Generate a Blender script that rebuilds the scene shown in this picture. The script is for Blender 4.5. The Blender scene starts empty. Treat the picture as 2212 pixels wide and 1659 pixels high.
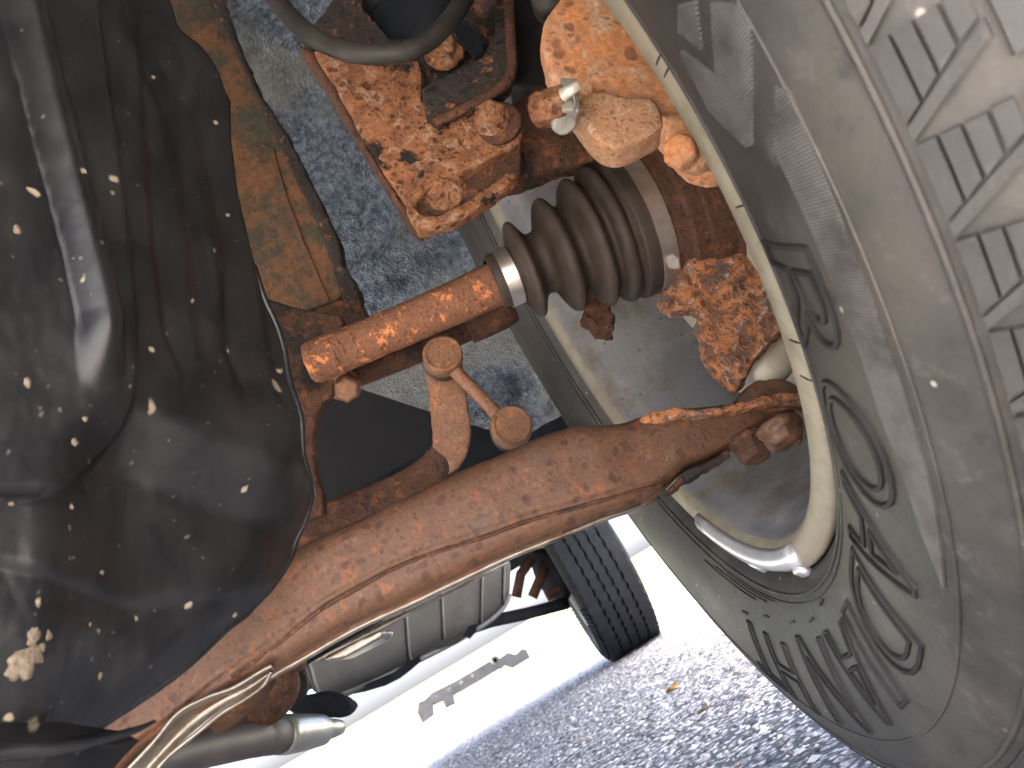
import bpy, bmesh, math, random
import numpy as np
from mathutils import Vector, noise
from mathutils.geometry import delaunay_2d_cdt
random.seed(7); rng = np.random.default_rng(7)
R = math.radians
S = bpy.context.scene
col = S.collection

# ------------------------------------------------------------------ camera
# metres; ground z = 0; front wheel axle at y = 0, z = .365, its inner rim flange at x = 0; +y is the rear of the car
CAM = np.array([-0.13906, -0.46511, 0.18369])
YAW, PITCH, ROLL = -0.11916, 0.27614, -0.54271
ca, sa, cb, sb, cc, sc_ = math.cos(YAW), math.sin(YAW), math.cos(PITCH), math.sin(PITCH), math.cos(ROLL), math.sin(ROLL)
_r = np.array([ca, sa, 0]); _f = np.array([-sa*cb, ca*cb, sb]); _u = np.cross(_r, _f)
RT = cc*_r + sc_*_u; UP = -sc_*_r + cc*_u
cam = bpy.data.cameras.new('camera'); camo = bpy.data.objects.new('camera', cam); col.objects.link(camo)
from mathutils import Matrix
camo.matrix_world = Matrix(((RT[0], UP[0], -_f[0], CAM[0]), (RT[1], UP[1], -_f[1], CAM[1]), (RT[2], UP[2], -_f[2], CAM[2]), (0, 0, 0, 1)))
cam.sensor_width = 36; cam.lens = 829/1024*36; cam.clip_start = .01; cam.clip_end = 3000
cam.dof.use_dof = True; cam.dof.focus_distance = .50; cam.dof.aperture_fstop = 20
S.camera = camo

# ------------------------------------------------------------------ light
SUN_EL, SUN_AZ = 66, 190         # sun in front of the car, behind the camera (azimuth from +y towards +x)
w = bpy.data.worlds.new('World'); S.world = w; w.use_nodes = True
nt = w.node_tree; bg = nt.nodes['Background']
sky = nt.nodes.new('ShaderNodeTexSky'); sky.sky_type = 'NISHITA'; sky.sun_disc = False
sky.sun_elevation = R(SUN_EL); sky.sun_rotation = R(SUN_AZ); sky.air_density = .5; sky.dust_density = 7; sky.ozone_density = .3
nt.links.new(sky.outputs[0], bg.inputs[0]); bg.inputs[1].default_value = .15
sl = bpy.data.lights.new('sun', 'SUN'); so = bpy.data.objects.new('sun', sl); col.objects.link(so)
sl.energy = 2.6; sl.angle = R(.5); sl.color = (1, .94, .86)
so.rotation_euler = (-Vector((math.sin(R(SUN_AZ))*math.cos(R(SUN_EL)), math.cos(R(SUN_AZ))*math.cos(R(SUN_EL)), math.sin(R(SUN_EL))))).to_track_quat('-Z', 'Y').to_euler()
S.view_settings.view_transform = 'Standard'; S.view_settings.look = 'None'
S.view_settings.exposure = 3.85; S.view_settings.gamma = 1
S.cycles.max_bounces = 10; S.cycles.diffuse_bounces = 6

# ------------------------------------------------------------------ sight lines: turn a measured image point plus a real distance into a place
FO = 829*2.16016
def ray(x, y):
    return RT*((x-1106)/FO) - UP*((y-829.5)/FO) + _f
def onY(x, y, Y):
    v = ray(x, y); return CAM + v*((Y-CAM[1])/v[1])
def onZ(x, y, Z):
    v = ray(x, y); return CAM + v*((Z-CAM[2])/v[2])
def onP(x, y, p, n):
    v = ray(x, y); return CAM + v*(np.dot(p-CAM, n)/np.dot(v, n))
def zz(ox, oy, L):                # points noted on an enlargement that starts at (ox, oy)
    return [(ox+x/3, oy+y/3) for x, y in L]

# ------------------------------------------------------------------ materials
class NT:
    def __init__(s, name):
        s.m = bpy.data.materials.new(name); s.m.use_nodes = True; s.t = s.m.node_tree
        s.b = s.t.nodes['Principled BSDF']; s.co = s.t.nodes.new('ShaderNodeTexCoord').outputs['Object']
    def n(s, ty, ins={}, **kw):
        x = s.t.nodes.new('ShaderNode'+ty)
        for k, v in kw.items(): setattr(x, k, v)
        for k, v in ins.items(): s.put(x.inputs[k], v)
        return x
    def put(s, sock, v):
        if isinstance(v, bpy.types.NodeSocket): s.t.links.new(v, sock)
        elif isinstance(v, (tuple, list)) and len(v) == 3 and sock.type == 'RGBA': sock.default_value = (*v, 1)
        else: sock.default_value = v
    def noise(s, scale, detail=6, rough=.6, off=0, co=None, dist=0):
        c = co or s.co
        if off: c = s.n('VectorMath', {0: c, 1: (off, off*.7, off*1.3)}).outputs[0]
        return s.n('TexNoise', {'Vector': c, 'Scale': scale, 'Detail': detail, 'Roughness': rough, 'Distortion': dist}).outputs[0]
    def vor(s, scale, feature='F1', co=None, rnd=1):
        return s.n('TexVoronoi', {'Vector': co or s.co, 'Scale': scale, 'Randomness': rnd}, feature=feature)
    def step(s, v, a, b):
        return s.n('MapRange', {0: v, 1: a, 2: b}, interpolation_type='SMOOTHSTEP').outputs[0]
    def mix(s, f, a, b):
        x = s.n('Mix', data_type='RGBA'); s.put(x.inputs[0], f); s.put(x.inputs[6], a); s.put(x.inputs[7], b); return x.outputs[2]
    def math(s, op, a, b=0.):
        return s.n('Math', {0: a, 1: b}, operation=op).outputs[0]
    def bump(s, h, dist, strength=1, prev=None):
        d = {'Height': h, 'Distance': dist, 'Strength': strength}
        if prev is not None: d['Normal'] = prev
        return s.n('Bump', d).outputs[0]
    def out(s, color, rough=.6, normal=None, metal=0, spec=.5):
        s.put(s.b.inputs['Base Color'], color); s.put(s.b.inputs['Roughness'], rough); s.put(s.b.inputs['Metallic'], metal)
        s.put(s.b.inputs['Specular IOR Level'], spec)
        if normal is not None: s.put(s.b.inputs['Normal'], normal)
        return s.m

def rust(name, base, orange, dark, pale, scale=70, omin=.45, omax=.62, dmin=.62, dmax=.7, pmin=.66, pit=170, pits=.5, bump=.0012, seed=0, spec=.25, rough=.82):
    n = NT(name)
    wob = n.n('VectorMath', {0: n.co, 1: n.n('VectorMath', {0: n.n('TexNoise', {'Vector': n.co, 'Scale': 60., 'Detail': 2.}).outputs[1], 'Scale': .012}, operation='SCALE').outputs[0]}).outputs[0]
    n1 = n.noise(scale*1.5, 10, .72, seed+1.3, wob); n2 = n.noise(scale*.45, 8, .66, seed+4.1); n3 = n.noise(scale*1.3, 9, .72, seed+8.7, wob); n4 = n.noise(scale*7, 4, .75, seed+2.2); n5 = n.noise(scale*3.2, 6, .7, seed+6.)
    c = n.mix(n.step(n1, omin, omax), base, orange)
    c = n.mix(n.math('MULTIPLY', n.step(n3, pmin-.03, pmin+.06), .85), c, pale)
    v = n.vor(pit, co=wob); rc = n.n('SeparateColor', {0: v.outputs['Color']}).outputs
    spot = n.math('MULTIPLY', n.step(v.outputs['Distance'], .42, .2), n.step(rc[0], .42, .55))
    v2 = n.vor(pit*2.3, co=wob); spot2 = n.math('MULTIPLY', n.step(v2.outputs['Distance'], .42, .22), n.step(n.n('SeparateColor', {0: v2.outputs['Color']}).outputs[1], .6, .7))
    spot = n.math('MAXIMUM', spot, n.math('MULTIPLY', spot2, .7))
    c = n.mix(n.math('MULTIPLY', spot, pits), c, (base[0]*.45, base[1]*.36, base[2]*.36))
    c = n.mix(n.math('MULTIPLY', n.step(n5, .58, .68), .55), c, tuple(x*.5 for x in base))
    dk = n.step(n2, dmin, dmax)
    c = n.mix(dk, c, dark)
    hsv = n.n('HueSaturation', {'Saturation': 1., 'Value': n.n('MapRange', {0: n4, 1: .25, 2: .75, 3: .62, 4: 1.42}).outputs[0], 'Color': c}).outputs[0]
    h = n.math('SUBTRACT', n.math('ADD', n.math('ADD', n.math('MULTIPLY', n1, .8), n.math('MULTIPLY', n5, .5)), n.math('MULTIPLY', n4, .3)), n.math('ADD', n.math('MULTIPLY', spot, .4), n.math('MULTIPLY', dk, .45)))
    return n.out(hsv, rough, n.bump(h, bump*1.3), 0, spec)

M = {}
M['rust_block'] = rust('pitted_rust', (.155, .066, .032), (.25, .108, .046), (.018, .014, .012), (.29, .175, .11), 70, .42, .60, .575, .615, .56, 190, .8, .0016, 0)
M['rust_caliper'] = rust('pale_orange_rust', (.44, .22, .115), (.52, .215, .085), (.27, .20, .16), (.52, .36, .24), 50, .40, .60, .58, .70, .55, 95, .8, .0010, 11)
M['rust_lobe'] = rust('tan_rust', (.34, .19, .105), (.40, .20, .095), (.28, .17, .11), (.42, .28, .185), 70, .45, .65, .7, .8, .55, 300, .4, .0006, 15)
M['rust_knuckle'] = rust('flaky_rust', (.17, .088, .054), (.40, .16, .066), (.13, .11, .095), (.42, .36, .30), 95, .46, .55, .565, .63, .57, 150, .6, .0022, 23)
M['rust_shaft'] = rust('mottled_shaft_rust', (.155, .070, .038), (.50, .175, .058), (.075, .042, .03), (.30, .14, .075), 70, .545, .60, .62, .74, .62, 230, .5, .0007, 31)
M['rust_arm'] = rust('control_arm_rust', (.098, .048, .026), (.185, .066, .023), (.080, .052, .036), (.155, .094, .060), 60, .52, .68, .54, .70, .60, 130, .7, .0004, 42, .4, .6)
M['rust_link'] = rust('brown_link_rust', (.155, .073, .036), (.27, .11, .042), (.07, .04, .026), (.25, .16, .10), 70, .5, .66, .64, .74, .6, 200, .3, .0005, 55, .4, .6)
M['rust_dark'] = rust('dark_brown_rust', (.066, .032, .019), (.15, .058, .025), (.020, .016, .014), (.12, .07, .045), 70, .52, .64, .55, .66, .66, 180, .4, .0009, 61)
M['rust_plate'] = rust('blackened_rusty_plate', (.030, .024, .021), (.22, .085, .035), (.018, .017, .017), (.25, .12, .06), 90, .56, .64, .64, .74, .7, 180, .4, .0012, 71)
M['olive'] = rust('olive_painted_rusty_steel', (.042, .038, .026), (.120, .055, .024), (.026, .031, .027), (.10, .08, .05), 22, .40, .60, .56, .70, .68, 160, .2, .0004, 83, .3, .7)

def rubber(name, c1, c2, dust, rough=.62, bump=.0003, sc=60, dmin=.55):
    n = NT(name); a = n.noise(sc, 7, .65); b = n.noise(sc*.3, 5, .6, 3); f = n.noise(900, 3, .6)
    c = n.mix(n.step(a, .35, .65), c1, c2); c = n.mix(n.math('MULTIPLY', n.step(b, dmin, dmin+.2), .7), c, dust)
    return n.out(c, rough, n.bump(n.math('ADD', n.math('MULTIPLY', a, .6), n.math('MULTIPLY', f, .2)), bump), 0, .2)
M['tyre_line'] = rubber('letter_shade_rubber', (.017, .016, .015), (.026, .024, .022), (.045, .042, .037), .6)  # shadow lines beside the raised letters painted in as a darker rubber
M['boot'] = rubber('brown_dusty_boot_rubber', (.034, .026, .020), (.049, .036, .027), (.070, .053, .040), .55)
M['hose'] = rubber('black_hose_rubber', (.018, .0165, .0145), (.030, .027, .023), (.055, .049, .041), .5)
M['blackrub'] = rubber('black_rubber', (.018, .018, .018), (.028, .027, .026), (.05, .045, .04), .6)
M['tyre_rear'] = rubber('skylit_shade_tyre_rubber', (.010, .012, .015), (.016, .018, .022), (.028, .030, .034), .75)  # shade and blue skylight on the rear tyre put into its colour

def tyre_mat():
    n = NT('worn_grey_tyre_rubber')
    a = n.noise(28, 8, .66); b = n.noise(9, 6, .62, 5.); f = n.noise(700, 3, .6); k = n.noise(75, 8, .72, 9.); g = n.noise(190, 6, .7, 3.)
    c = n.mix(n.step(a, .32, .68), (.027, .0255, .0225), (.046, .043, .037))
    c = n.mix(n.math('MULTIPLY', n.step(b, .44, .64), .8), c, (.072, .064, .052))
    c = n.mix(n.math('MULTIPLY', n.step(k, .56, .70), .65), c, (.098, .090, .080))
    c = n.mix(n.math('MULTIPLY', n.step(k, .44, .34), .55), c, (.018, .0175, .018))
    c = n.mix(n.math('MULTIPLY', n.step(g, .60, .72), .4), c, (.10, .092, .080))
    v = n.vor(160); sp = n.math('MULTIPLY', n.step(v.outputs['Distance'], .20, .10), n.step(n.n('SeparateColor', {0: v.outputs['Color']}).outputs[1], .95, .97))
    c = n.mix(sp, c, (.34, .30, .24))
    h = n.math('ADD', n.math('ADD', n.math('MULTIPLY', k, .7), n.math('MULTIPLY', g, .35)), n.math('MULTIPLY', f, .15))
    return n.out(c, n.n('MapRange', {0: a, 1: .3, 2: .7, 3: .46, 4: .64}).outputs[0], n.bump(h, .0007), 0, .4)
M['tyre'] = tyre_mat()
def hatch_mat():
    n = NT('ribbed_tyre_rubber')
    sx = n.n('SeparateXYZ', {0: n.co}); th = n.math('ARCTAN2', n.math('SUBTRACT', sx.outputs[2], .365), sx.outputs[1])
    wv = n.math('SINE', n.math('MULTIPLY', th, 1900.)); a = n.noise(60, 6, .65)
    c = n.mix(n.step(a, .3, .7), (.052, .048, .043), (.080, .075, .066))
    c = n.mix(n.math('MULTIPLY', n.step(wv, .0, .9), n.step(a, .3, .6)), c, (.19, .178, .158))
    return n.out(c, .6, n.bump(wv, .0002), 0, .4)
M['hatch'] = hatch_mat()

def metal_mat(name, c1, c2, rough, metal, sc=80, bump=.0003, dirt=None, dmin=.55, spec=.5):
    n = NT(name); a = n.noise(sc, 7, .65); b = n.noise(sc*.25, 6, .65, 2.)
    c = n.mix(n.step(a, .35, .65), c1, c2)
    if dirt: c = n.mix(n.step(b, dmin, dmin+.16), c, dirt)
    return n.out(c, rough, n.bump(a, bump), metal, spec)
M['rim'] = metal_mat('grimy_rim_alloy', (.19, .17, .115), (.27, .245, .175), .55, .05, 60, .0004, (.25, .21, .15), .5)
def barrel_mat():
    n = NT('dusty_rim_barrel'); a = n.noise(16, 7, .6); b = n.noise(30, 8, .68, 4.); f = n.noise(260, 3, .6, 8.); v = n.vor(140)
    c = n.mix(n.step(a, .4, .62), (.20, .205, .215), (.30, .295, .285))
    c = n.mix(n.math('MULTIPLY', n.step(b, .46, .66), .75), c, (.17, .135, .09))
    sp = n.math('MULTIPLY', n.step(v.outputs['Distance'], .24, .12), n.step(n.n('SeparateColor', {0: v.outputs['Color']}).outputs[0], .72, .8))
    c = n.mix(n.math('MULTIPLY', sp, .7), c, (.07, .06, .05))
    return n.out(c, n.n('MapRange', {0: b, 1: .3, 2: .7, 3: .35, 4: .6}).outputs[0], n.bump(n.math('ADD', b, f), .0003), .2)
M['barrel'] = barrel_mat()
M['steel'] = metal_mat('band_clamp_steel', (.62, .54, .46), (.72, .66, .58), .30, .9, 120, .0001, (.30, .19, .12), .62)
M['zinc'] = metal_mat('zinc_plated_fitting', (.24, .225, .185), (.34, .32, .27), .42, .4, 120, .0002, (.34, .25, .16), .6)
M['weight'] = metal_mat('bright_wheel_weight', (.66, .66, .64), (.76, .76, .74), .28, .55, 60, .0002)
M['pinm'] = metal_mat('bare_pin', (.62, .58, .46), (.7, .66, .54), .3, .4, 100, .0001)
M['brightsteel'] = metal_mat('scuffed_flange_steel', (.17, .14, .11), (.28, .25, .21), .30, .7, 60, .0004, (.10, .06, .035), .55)
M['band'] = metal_mat('pale_band', (.06, .058, .052), (.085, .082, .075), .45, .3, 40)
M['tank'] = metal_mat('grey_coated_metal', (.016, .016, .015), (.026, .026, .024), .5, .1, 15, .0004, (.06, .057, .05), .6, .3)
M['pipe'] = metal_mat('dark_coated_pipe', (.065, .055, .052), (.09, .078, .072), .55, .1, 30, .0003)
M['sleeve'] = metal_mat('bare_steel_sleeve', (.32, .32, .29), (.42, .42, .38), .34, .7, 40, .0002)
M['hitch'] = metal_mat('galvanised_bar', (.22, .225, .24), (.30, .305, .32), .5, .3, 20, .0004, (.25, .2, .14), .66)
M['chassis'] = metal_mat('dark_underseal', (.010, .012, .015), (.018, .020, .024), .85, 0, 20, .0008, spec=.05)
M['paint'] = metal_mat('black_car_paint', (.02, .021, .022), (.026, .027, .028), .8, .0, 5, .0001, spec=.05)
M['rotor'] = metal_mat('dusty_backing_plate', (.34, .30, .235), (.42, .38, .30), .5, .2, 30, .0003, (.24, .17, .1), .6)

def liner_mat():
    n = NT('grey_felt_skylight_tint')
    a = n.noise(120, 8, .72); b = n.noise(17, 7, .62, 2.); v = n.vor(330); d = n.noise(8, 3, .5, 7.)
    c = n.mix(n.step(a, .32, .68), (.075, .10, .135), (.36, .42, .49))  # felt is grey; the blue of the skylight is put into these colours
    c = n.mix(n.math('MULTIPLY', n.step(b, .50, .68), .75), c, (.035, .045, .060))
    c = n.mix(n.math('MULTIPLY', n.step(d, .46, .62), .6), c, (.40, .40, .34))
    h = n.math('ADD', n.math('MULTIPLY', a, 1.), n.math('MULTIPLY', v.outputs['Distance'], .6))
    return n.out(c, .8, n.bump(h, .014), 0, .3)
M['liner'] = liner_mat()

def plastic_mat():
    n = NT('scuffed_black_plastic')
    a = n.noise(40, 7, .62); b = n.noise(10, 5, .6, 3.); f = n.noise(420, 4, .6)
    c = n.mix(n.step(a, .35, .68), (.007, .0075, .0085), (.014, .014, .0145))
    c = n.mix(n.math('MULTIPLY', n.step(b, .5, .7), .55), c, (.022, .021, .019))
    for sc, off, lo, hi, amt, colr in ((150, 0., .95, .96, .9, (.30, .25, .17)), (300, 3., .90, .94, .6, (.14, .12, .10)), (80, 9., .965, .975, .8, (.30, .24, .16))):
        cv = n.n('VectorMath', {0: n.co, 1: n.n('VectorMath', {0: n.n('TexNoise', {'Vector': n.co, 'Scale': 130.}).outputs[1], 'Scale': .007}, operation='SCALE').outputs[0]}).outputs[0]
        cv = n.n('VectorMath', {0: cv, 1: (off, off, off)}).outputs[0]
        v = n.vor(sc, co=cv); rr = n.n('SeparateColor', {0: v.outputs['Color']}).outputs
        m = n.math('MULTIPLY', n.step(v.outputs['Distance'], .28, .14), n.step(rr[0], lo, hi))
        c = n.mix(n.math('MULTIPLY', m, amt), c, colr)
    return n.out(c, n.n('MapRange', {0: a, 1: .3, 2: .7, 3: .30, 4: .42}).outputs[0], n.bump(n.math('ADD', n.math('MULTIPLY', f, .5), n.math('MULTIPLY', a, .25)), .00020), 0, .5)
M['plastic'] = plastic_mat()

def ground_mat():
    n = NT('coarse_asphalt')
    v = n.vor(120); v2 = n.vor(260); a = n.noise(3, 5, .6); f = n.noise(600, 3, .7)
    r = n.n('SeparateColor', {0: v.outputs['Color']}).outputs; r2 = n.n('SeparateColor', {0: v2.outputs['Color']}).outputs
    c = n.mix(n.step(r[0], .15, .75), (.36, .35, .335), (.90, .87, .81))
    c = n.mix(n.math('MULTIPLY', n.step(r2[1], .68, .80), .85), c, (.08, .08, .083))
    c = n.mix(n.math('MULTIPLY', n.step(r[2], .93, .97), .5), c, (.30, .17, .10))
    c = n.mix(n.step(v.outputs['Distance'], .42, .62), c, (.11, .112, .118))
    h = n.math('SUBTRACT', n.math('ADD', n.math('MULTIPLY', r[0], .5), n.math('MULTIPLY', f, .2)), n.math('MULTIPLY', v.outputs['Distance'], .9))
    return n.out(c, .75, n.bump(h, .004), 0, .35)
M['ground'] = ground_mat()
def stone_mat():
    n = NT('asphalt_stones'); o = n.n('NewGeometry').outputs['Random Per Island']
    c = n.mix(n.step(o, .2, .8), (.11, .108, .108), (.88, .85, .79)); c = n.mix(n.math('MULTIPLY', n.step(o, .955, .965), .7), c, (.34, .18, .10))
    return n.out(c, .7, None, 0, .35)
M['stone'] = stone_mat()
def flat(name, c, rough=.7):
    n = NT(name); a = n.noise(40, 5, .6); return n.out(n.mix(a, tuple(x*.75 for x in c), c), rough)
M['leaf'] = flat('dry_yellow_leaf', (.45, .27, .06)); M['twig'] = flat('brown_twig', (.17, .11, .06)); M['grass'] = flat('verge_grass', (.17, .20, .06), .8)
M['mark'] = flat('black_crack', (.02, .02, .018))

# ------------------------------------------------------------------ mesh helpers (all return vertex array + face list, world metres)
def unit(v): v = np.asarray(v, float); return v/np.linalg.norm(v)
def frame(ax):
    ax = unit(ax); t = np.array([0, 0, 1.]) if abs(ax[2]) < .9 else np.array([1., 0, 0]); a = unit(np.cross(t, ax)); return ax, a, np.cross(ax, a)
def merge(*ms):
    V = []; Fc = []; o = 0
    for v, f in ms:
        V.append(np.asarray(v, float)); Fc += [tuple(i+o for i in q) for q in f]; o += len(v)
    return np.vstack(V), Fc
def rings(rs, closed=True, caps=True, loop=False):
    n = len(rs[0]); V = np.vstack(rs); Fc = []; k = len(rs)
    for i in range(k if loop else k-1):
        a, b = i*n, ((i+1) % k)*n
        for j in range(n if closed else n-1):
            j2 = (j+1) % n; Fc.append((a+j, a+j2, b+j2, b+j))
    if caps and not loop: Fc += [tuple(range(n-1, -1, -1)), tuple((k-1)*n+j for j in range(n))]
    return V, Fc
def revolve(prof, o, ax, n=48, caps=False):
    ax, a, b = frame(ax); th = np.linspace(0, 2*np.pi, n, endpoint=False); d = np.cos(th)[:, None]*a + np.sin(th)[:, None]*b
    return rings([np.asarray(o) + ax*s + d*r for s, r in prof], True, caps)
def spline(P, k=8):
    P = np.asarray(P, float); out = []
    Q = np.vstack([2*P[0]-P[1], P, 2*P[-1]-P[-2]])
    for i in range(1, len(Q)-2):
        for t in np.linspace(0, 1, k, endpoint=False):
            p0, p1, p2, p3 = Q[i-1:i+3]
            out.append(.5*((2*p1)+(p2-p0)*t+(2*p0-5*p1+4*p2-p3)*t*t+(3*p1-p0-3*p2+p3)*t**3))
    out.append(P[-1]); return np.array(out)
def tube(path, rad, n=16, caps=True):
    path = np.asarray(path, float); rad = np.broadcast_to(rad, len(path)) if np.ndim(rad) == 0 else np.asarray(rad)
    T = np.gradient(path, axis=0); _, a, _b = frame(T[0]); rs = []; th = np.linspace(0, 2*np.pi, n, endpoint=False)
    for p, t, r in zip(path, T, rad):
        t = unit(t); a = unit(a - t*np.dot(a, t)); b = np.cross(t, a)
        rs.append(p + r*(np.cos(th)[:, None]*a + np.sin(th)[:, None]*b))
    return rings(rs, True, caps)
def slab(P, ext):                  # outline in space, thickness vector
    P = np.asarray(P, float); n = len(P); V = np.vstack([P, P+np.asarray(ext, float)])
    return V, [tuple(range(n)), tuple(range(2*n-1, n-1, -1))] + [(i, n+i, n+(i+1) % n, (i+1) % n) for i in range(n)]
def pslab(L, Y, th, tilt=0):       # traced outline standing at distance Y, real thickness th towards the rear
    return slab([onY(x, y, Y) for x, y in L], (0, th, 0))
def box(c, sx, sy, sz, rot=None):
    c = np.asarray(c, float); X = np.array([(a*sx/2, b*sy/2, d*sz/2) for a in (-1, 1) for b in (-1, 1) for d in (-1, 1)])
    if rot is not None: X = X @ np.asarray(rot)
    return c+X, [(0, 1, 3, 2), (4, 6, 7, 5), (0, 4, 5, 1), (2, 3, 7, 6), (0, 2, 6, 4), (1, 5, 7, 3)]
def hexhead(c, ax, r, h):
    return revolve([(-.3*h, .0001), (-.3*h, r), (.72*h, r), (.93*h, r*.86), (h, r*.80), (h, .0001)], c, ax, 6, False)
def disc(c, ax, r, h, n=36, ch=.12):
    return revolve([(0, .0001), (0, r), (h*(1-ch*2), r), (h, r*(1-ch)), (h, .0001)], c, ax, n)
def sweep_loft(st, n=28, sq=.55):  # stations: (top point, bottom point, half depth along y) -> rounded box section
    th = np.linspace(0, 2*np.pi, n, endpoint=False); rs = []
    for t, b, d in st:
        t, b = np.asarray(t), np.asarray(b); c = (t+b)/2; u = (t-b)/2
        cx, sx = np.cos(th), np.sin(th)
        rs.append(c + (np.sign(cx)*abs(cx)**sq)[:, None]*u + (np.sign(sx)*abs(sx)**sq)[:, None]*np.array([0, d, 0]))
    return rings(rs)

ORG = {}
def obj(name, mesh, mat, parent=None, smooth=True, org=None, angle=None):
    V, Fc = mesh
    o0 = ORG[parent.name] if parent is not None else (np.asarray(org) if org is not None else np.array([(V[:, 0].min()+V[:, 0].max())/2, (V[:, 1].min()+V[:, 1].max())/2, V[:, 2].min()]))
    me = bpy.data.meshes.new(name); me.from_pydata([tuple(v) for v in (V-o0)], [], Fc); me.update()
    bm = bmesh.new(); bm.from_mesh(me); bmesh.ops.remove_doubles(bm, verts=bm.verts, dist=1e-6); bmesh.ops.recalc_face_normals(bm, faces=bm.faces); bm.to_mesh(me); bm.free()
    me.materials.append(M[mat] if isinstance(mat, str) else mat)
    if smooth:
        me.shade_smooth()
        if angle: me.set_sharp_from_angle(angle=R(angle))
    o = bpy.data.objects.new(name, me); col.objects.link(o)
    ORG[o.name] = o0
    if parent is not None: o.parent = parent
    else: o.location = o0
    return o
def tag(o, label, cat, group=None):
    o['label'] = label; o['category'] = cat
    if group: o['group'] = group
    return o
def thing(name, label, cat, loc, group=None):
    o = bpy.data.objects.new(name, None); o.empty_display_size = .02; col.objects.link(o); o.location = tuple(loc); ORG[o.name] = np.asarray(loc, float)
    return tag(o, label, cat, group)
TEX = {}
def clouds(sc, depth=3):
    k = (sc, depth)
    if k not in TEX:
        t = bpy.data.textures.new('relief', 'CLOUDS'); t.noise_scale = sc; t.noise_depth = depth; TEX[k] = t
    return TEX[k]
BAKE = []
def rough(o, voxel=.0016, it=4, amps=((.012, .002), (.004, .001))):      # cast and corroded surface: rounded edges, uneven relief
    m = o.modifiers.new('r', 'REMESH'); m.mode = 'VOXEL'; m.voxel_size = voxel; m.use_smooth_shade = True
    if it: m = o.modifiers.new('s', 'SMOOTH'); m.iterations = it; m.factor = .6
    for sc, a in amps:
        m = o.modifiers.new('d', 'DISPLACE'); m.texture = clouds(sc); m.strength = a; m.mid_level = .5; m.texture_coords = 'LOCAL'
    BAKE.append(o); return o
def relief(o, amps, sub=0):
    if sub: m = o.modifiers.new('u', 'SUBSURF'); m.subdivision_type = 'SIMPLE'; m.levels = sub; m.render_levels = sub
    for sc, a in amps:
        m = o.modifiers.new('d', 'DISPLACE'); m.texture = clouds(sc); m.strength = a; m.mid_level = .5; m.texture_coords = 'LOCAL'
    BAKE.append(o); return o

# ================================================================== SETTING
gv = []; gf = []
def grid(xs, ys, fz):
    V = np.array([(x, y, fz(x, y)) for y in ys for x in xs]); n = len(xs)
    return V, [(j*n+i, j*n+i+1, (j+1)*n+i+1, (j+1)*n+i) for j in range(len(ys)-1) for i in range(n-1)]
g = obj('ground', grid([-400, -60, -10, -2, 2, 10, 60, 400], [-400, -60, -10, -2, 2, 6, 20, 60, 400], lambda x, y: 0.), 'ground', org=(0, 0, 0)); g['kind'] = 'structure'
vg = obj('verge', grid(np.linspace(-60, 60, 90), np.linspace(7, 60, 60), lambda x, y: -.05+.035*(y-7)+.05*noise.noise((x*.8, y*.8, 0))+.04*noise.noise((x*3, y*3, 2))), 'grass', org=(0, 7, 0)); vg['kind'] = 'structure'
# loose and proud stones of the asphalt where the ground is near enough to see them
def stones():
    base_v = np.array([(1, 0, 0), (-1, 0, 0), (0, 1, 0), (0, -1, 0), (0, 0, 1), (0, 0, -1)], float); base_f = [(0, 2, 4), (2, 1, 4), (1, 3, 4), (3, 0, 4), (2, 0, 5), (1, 2, 5), (3, 1, 5), (0, 3, 5)]
    N = 9000; V = []; Fc = []
    for i in range(N):
        y = .25 + 2.5*rng.random()**1.3; x = -.75 + 1.7*rng.random()
        s = .0022 + .0040*rng.random()**2; a = rng.random()*6.28
        v = base_v*np.array([s*(.7+.7*rng.random()), s*(.7+.7*rng.random()), s*.55])*(1+.35*(rng.random((6, 1))-.5))
        c_, s_ = math.cos(a), math.sin(a); v = np.stack([v[:, 0]*c_-v[:, 1]*s_, v[:, 0]*s_+v[:, 1]*c_, v[:, 2]], 1)+np.array([x, y, .0008])
        Fc += [tuple(k+6*i for k in f) for f in base_f]; V.append(v)
    return np.vstack(V), Fc
st = obj('gravel', stones(), 'stone', smooth=False, org=(0, 0, 0)); st['kind'] = 'stuff'; tag(st, 'small pale and dark stones proud of the asphalt', 'gravel')

# unseen car body: shades the road, closes the wheel housing; floor raised, bumper shortened to let light in
arch = lambda cy, r, a0, a1, k=14: [(cy+r*math.cos(R(a)), .365+r*math.sin(R(a))) for a in np.linspace(a0, a1, k)]
bp = [(-.455, .50), (-.64, .48), (-.68, .60), (-.64, .85), (-.55, .93), (.75, 1.08), (1.35, 1.60), (2.45, 1.60), (2.98, 1.12), (3.08, .66), (3.02, .54)] + arch(2.56, .43, 15, 165) + [(2.05, .68), (.60, .68)] + arch(0, .48, 8, 165)
body = thing('car_body', 'black car body and floor above the suspension', 'car', (-.6, 1.4, .46))
obj('shell', slab([(-1.62, y, z) for y, z in bp], (1.86, 0, 0)), 'paint', body, False)
obj('floor_pan', box((-.80, 1.32, .66), 1.40, 1.46, .03), 'chassis', body, False)
for yy in (.9, 1.45): obj('floor_brace', box((-.80, yy, .637), 1.2, .06, .016), 'chassis', body, False)
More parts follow.
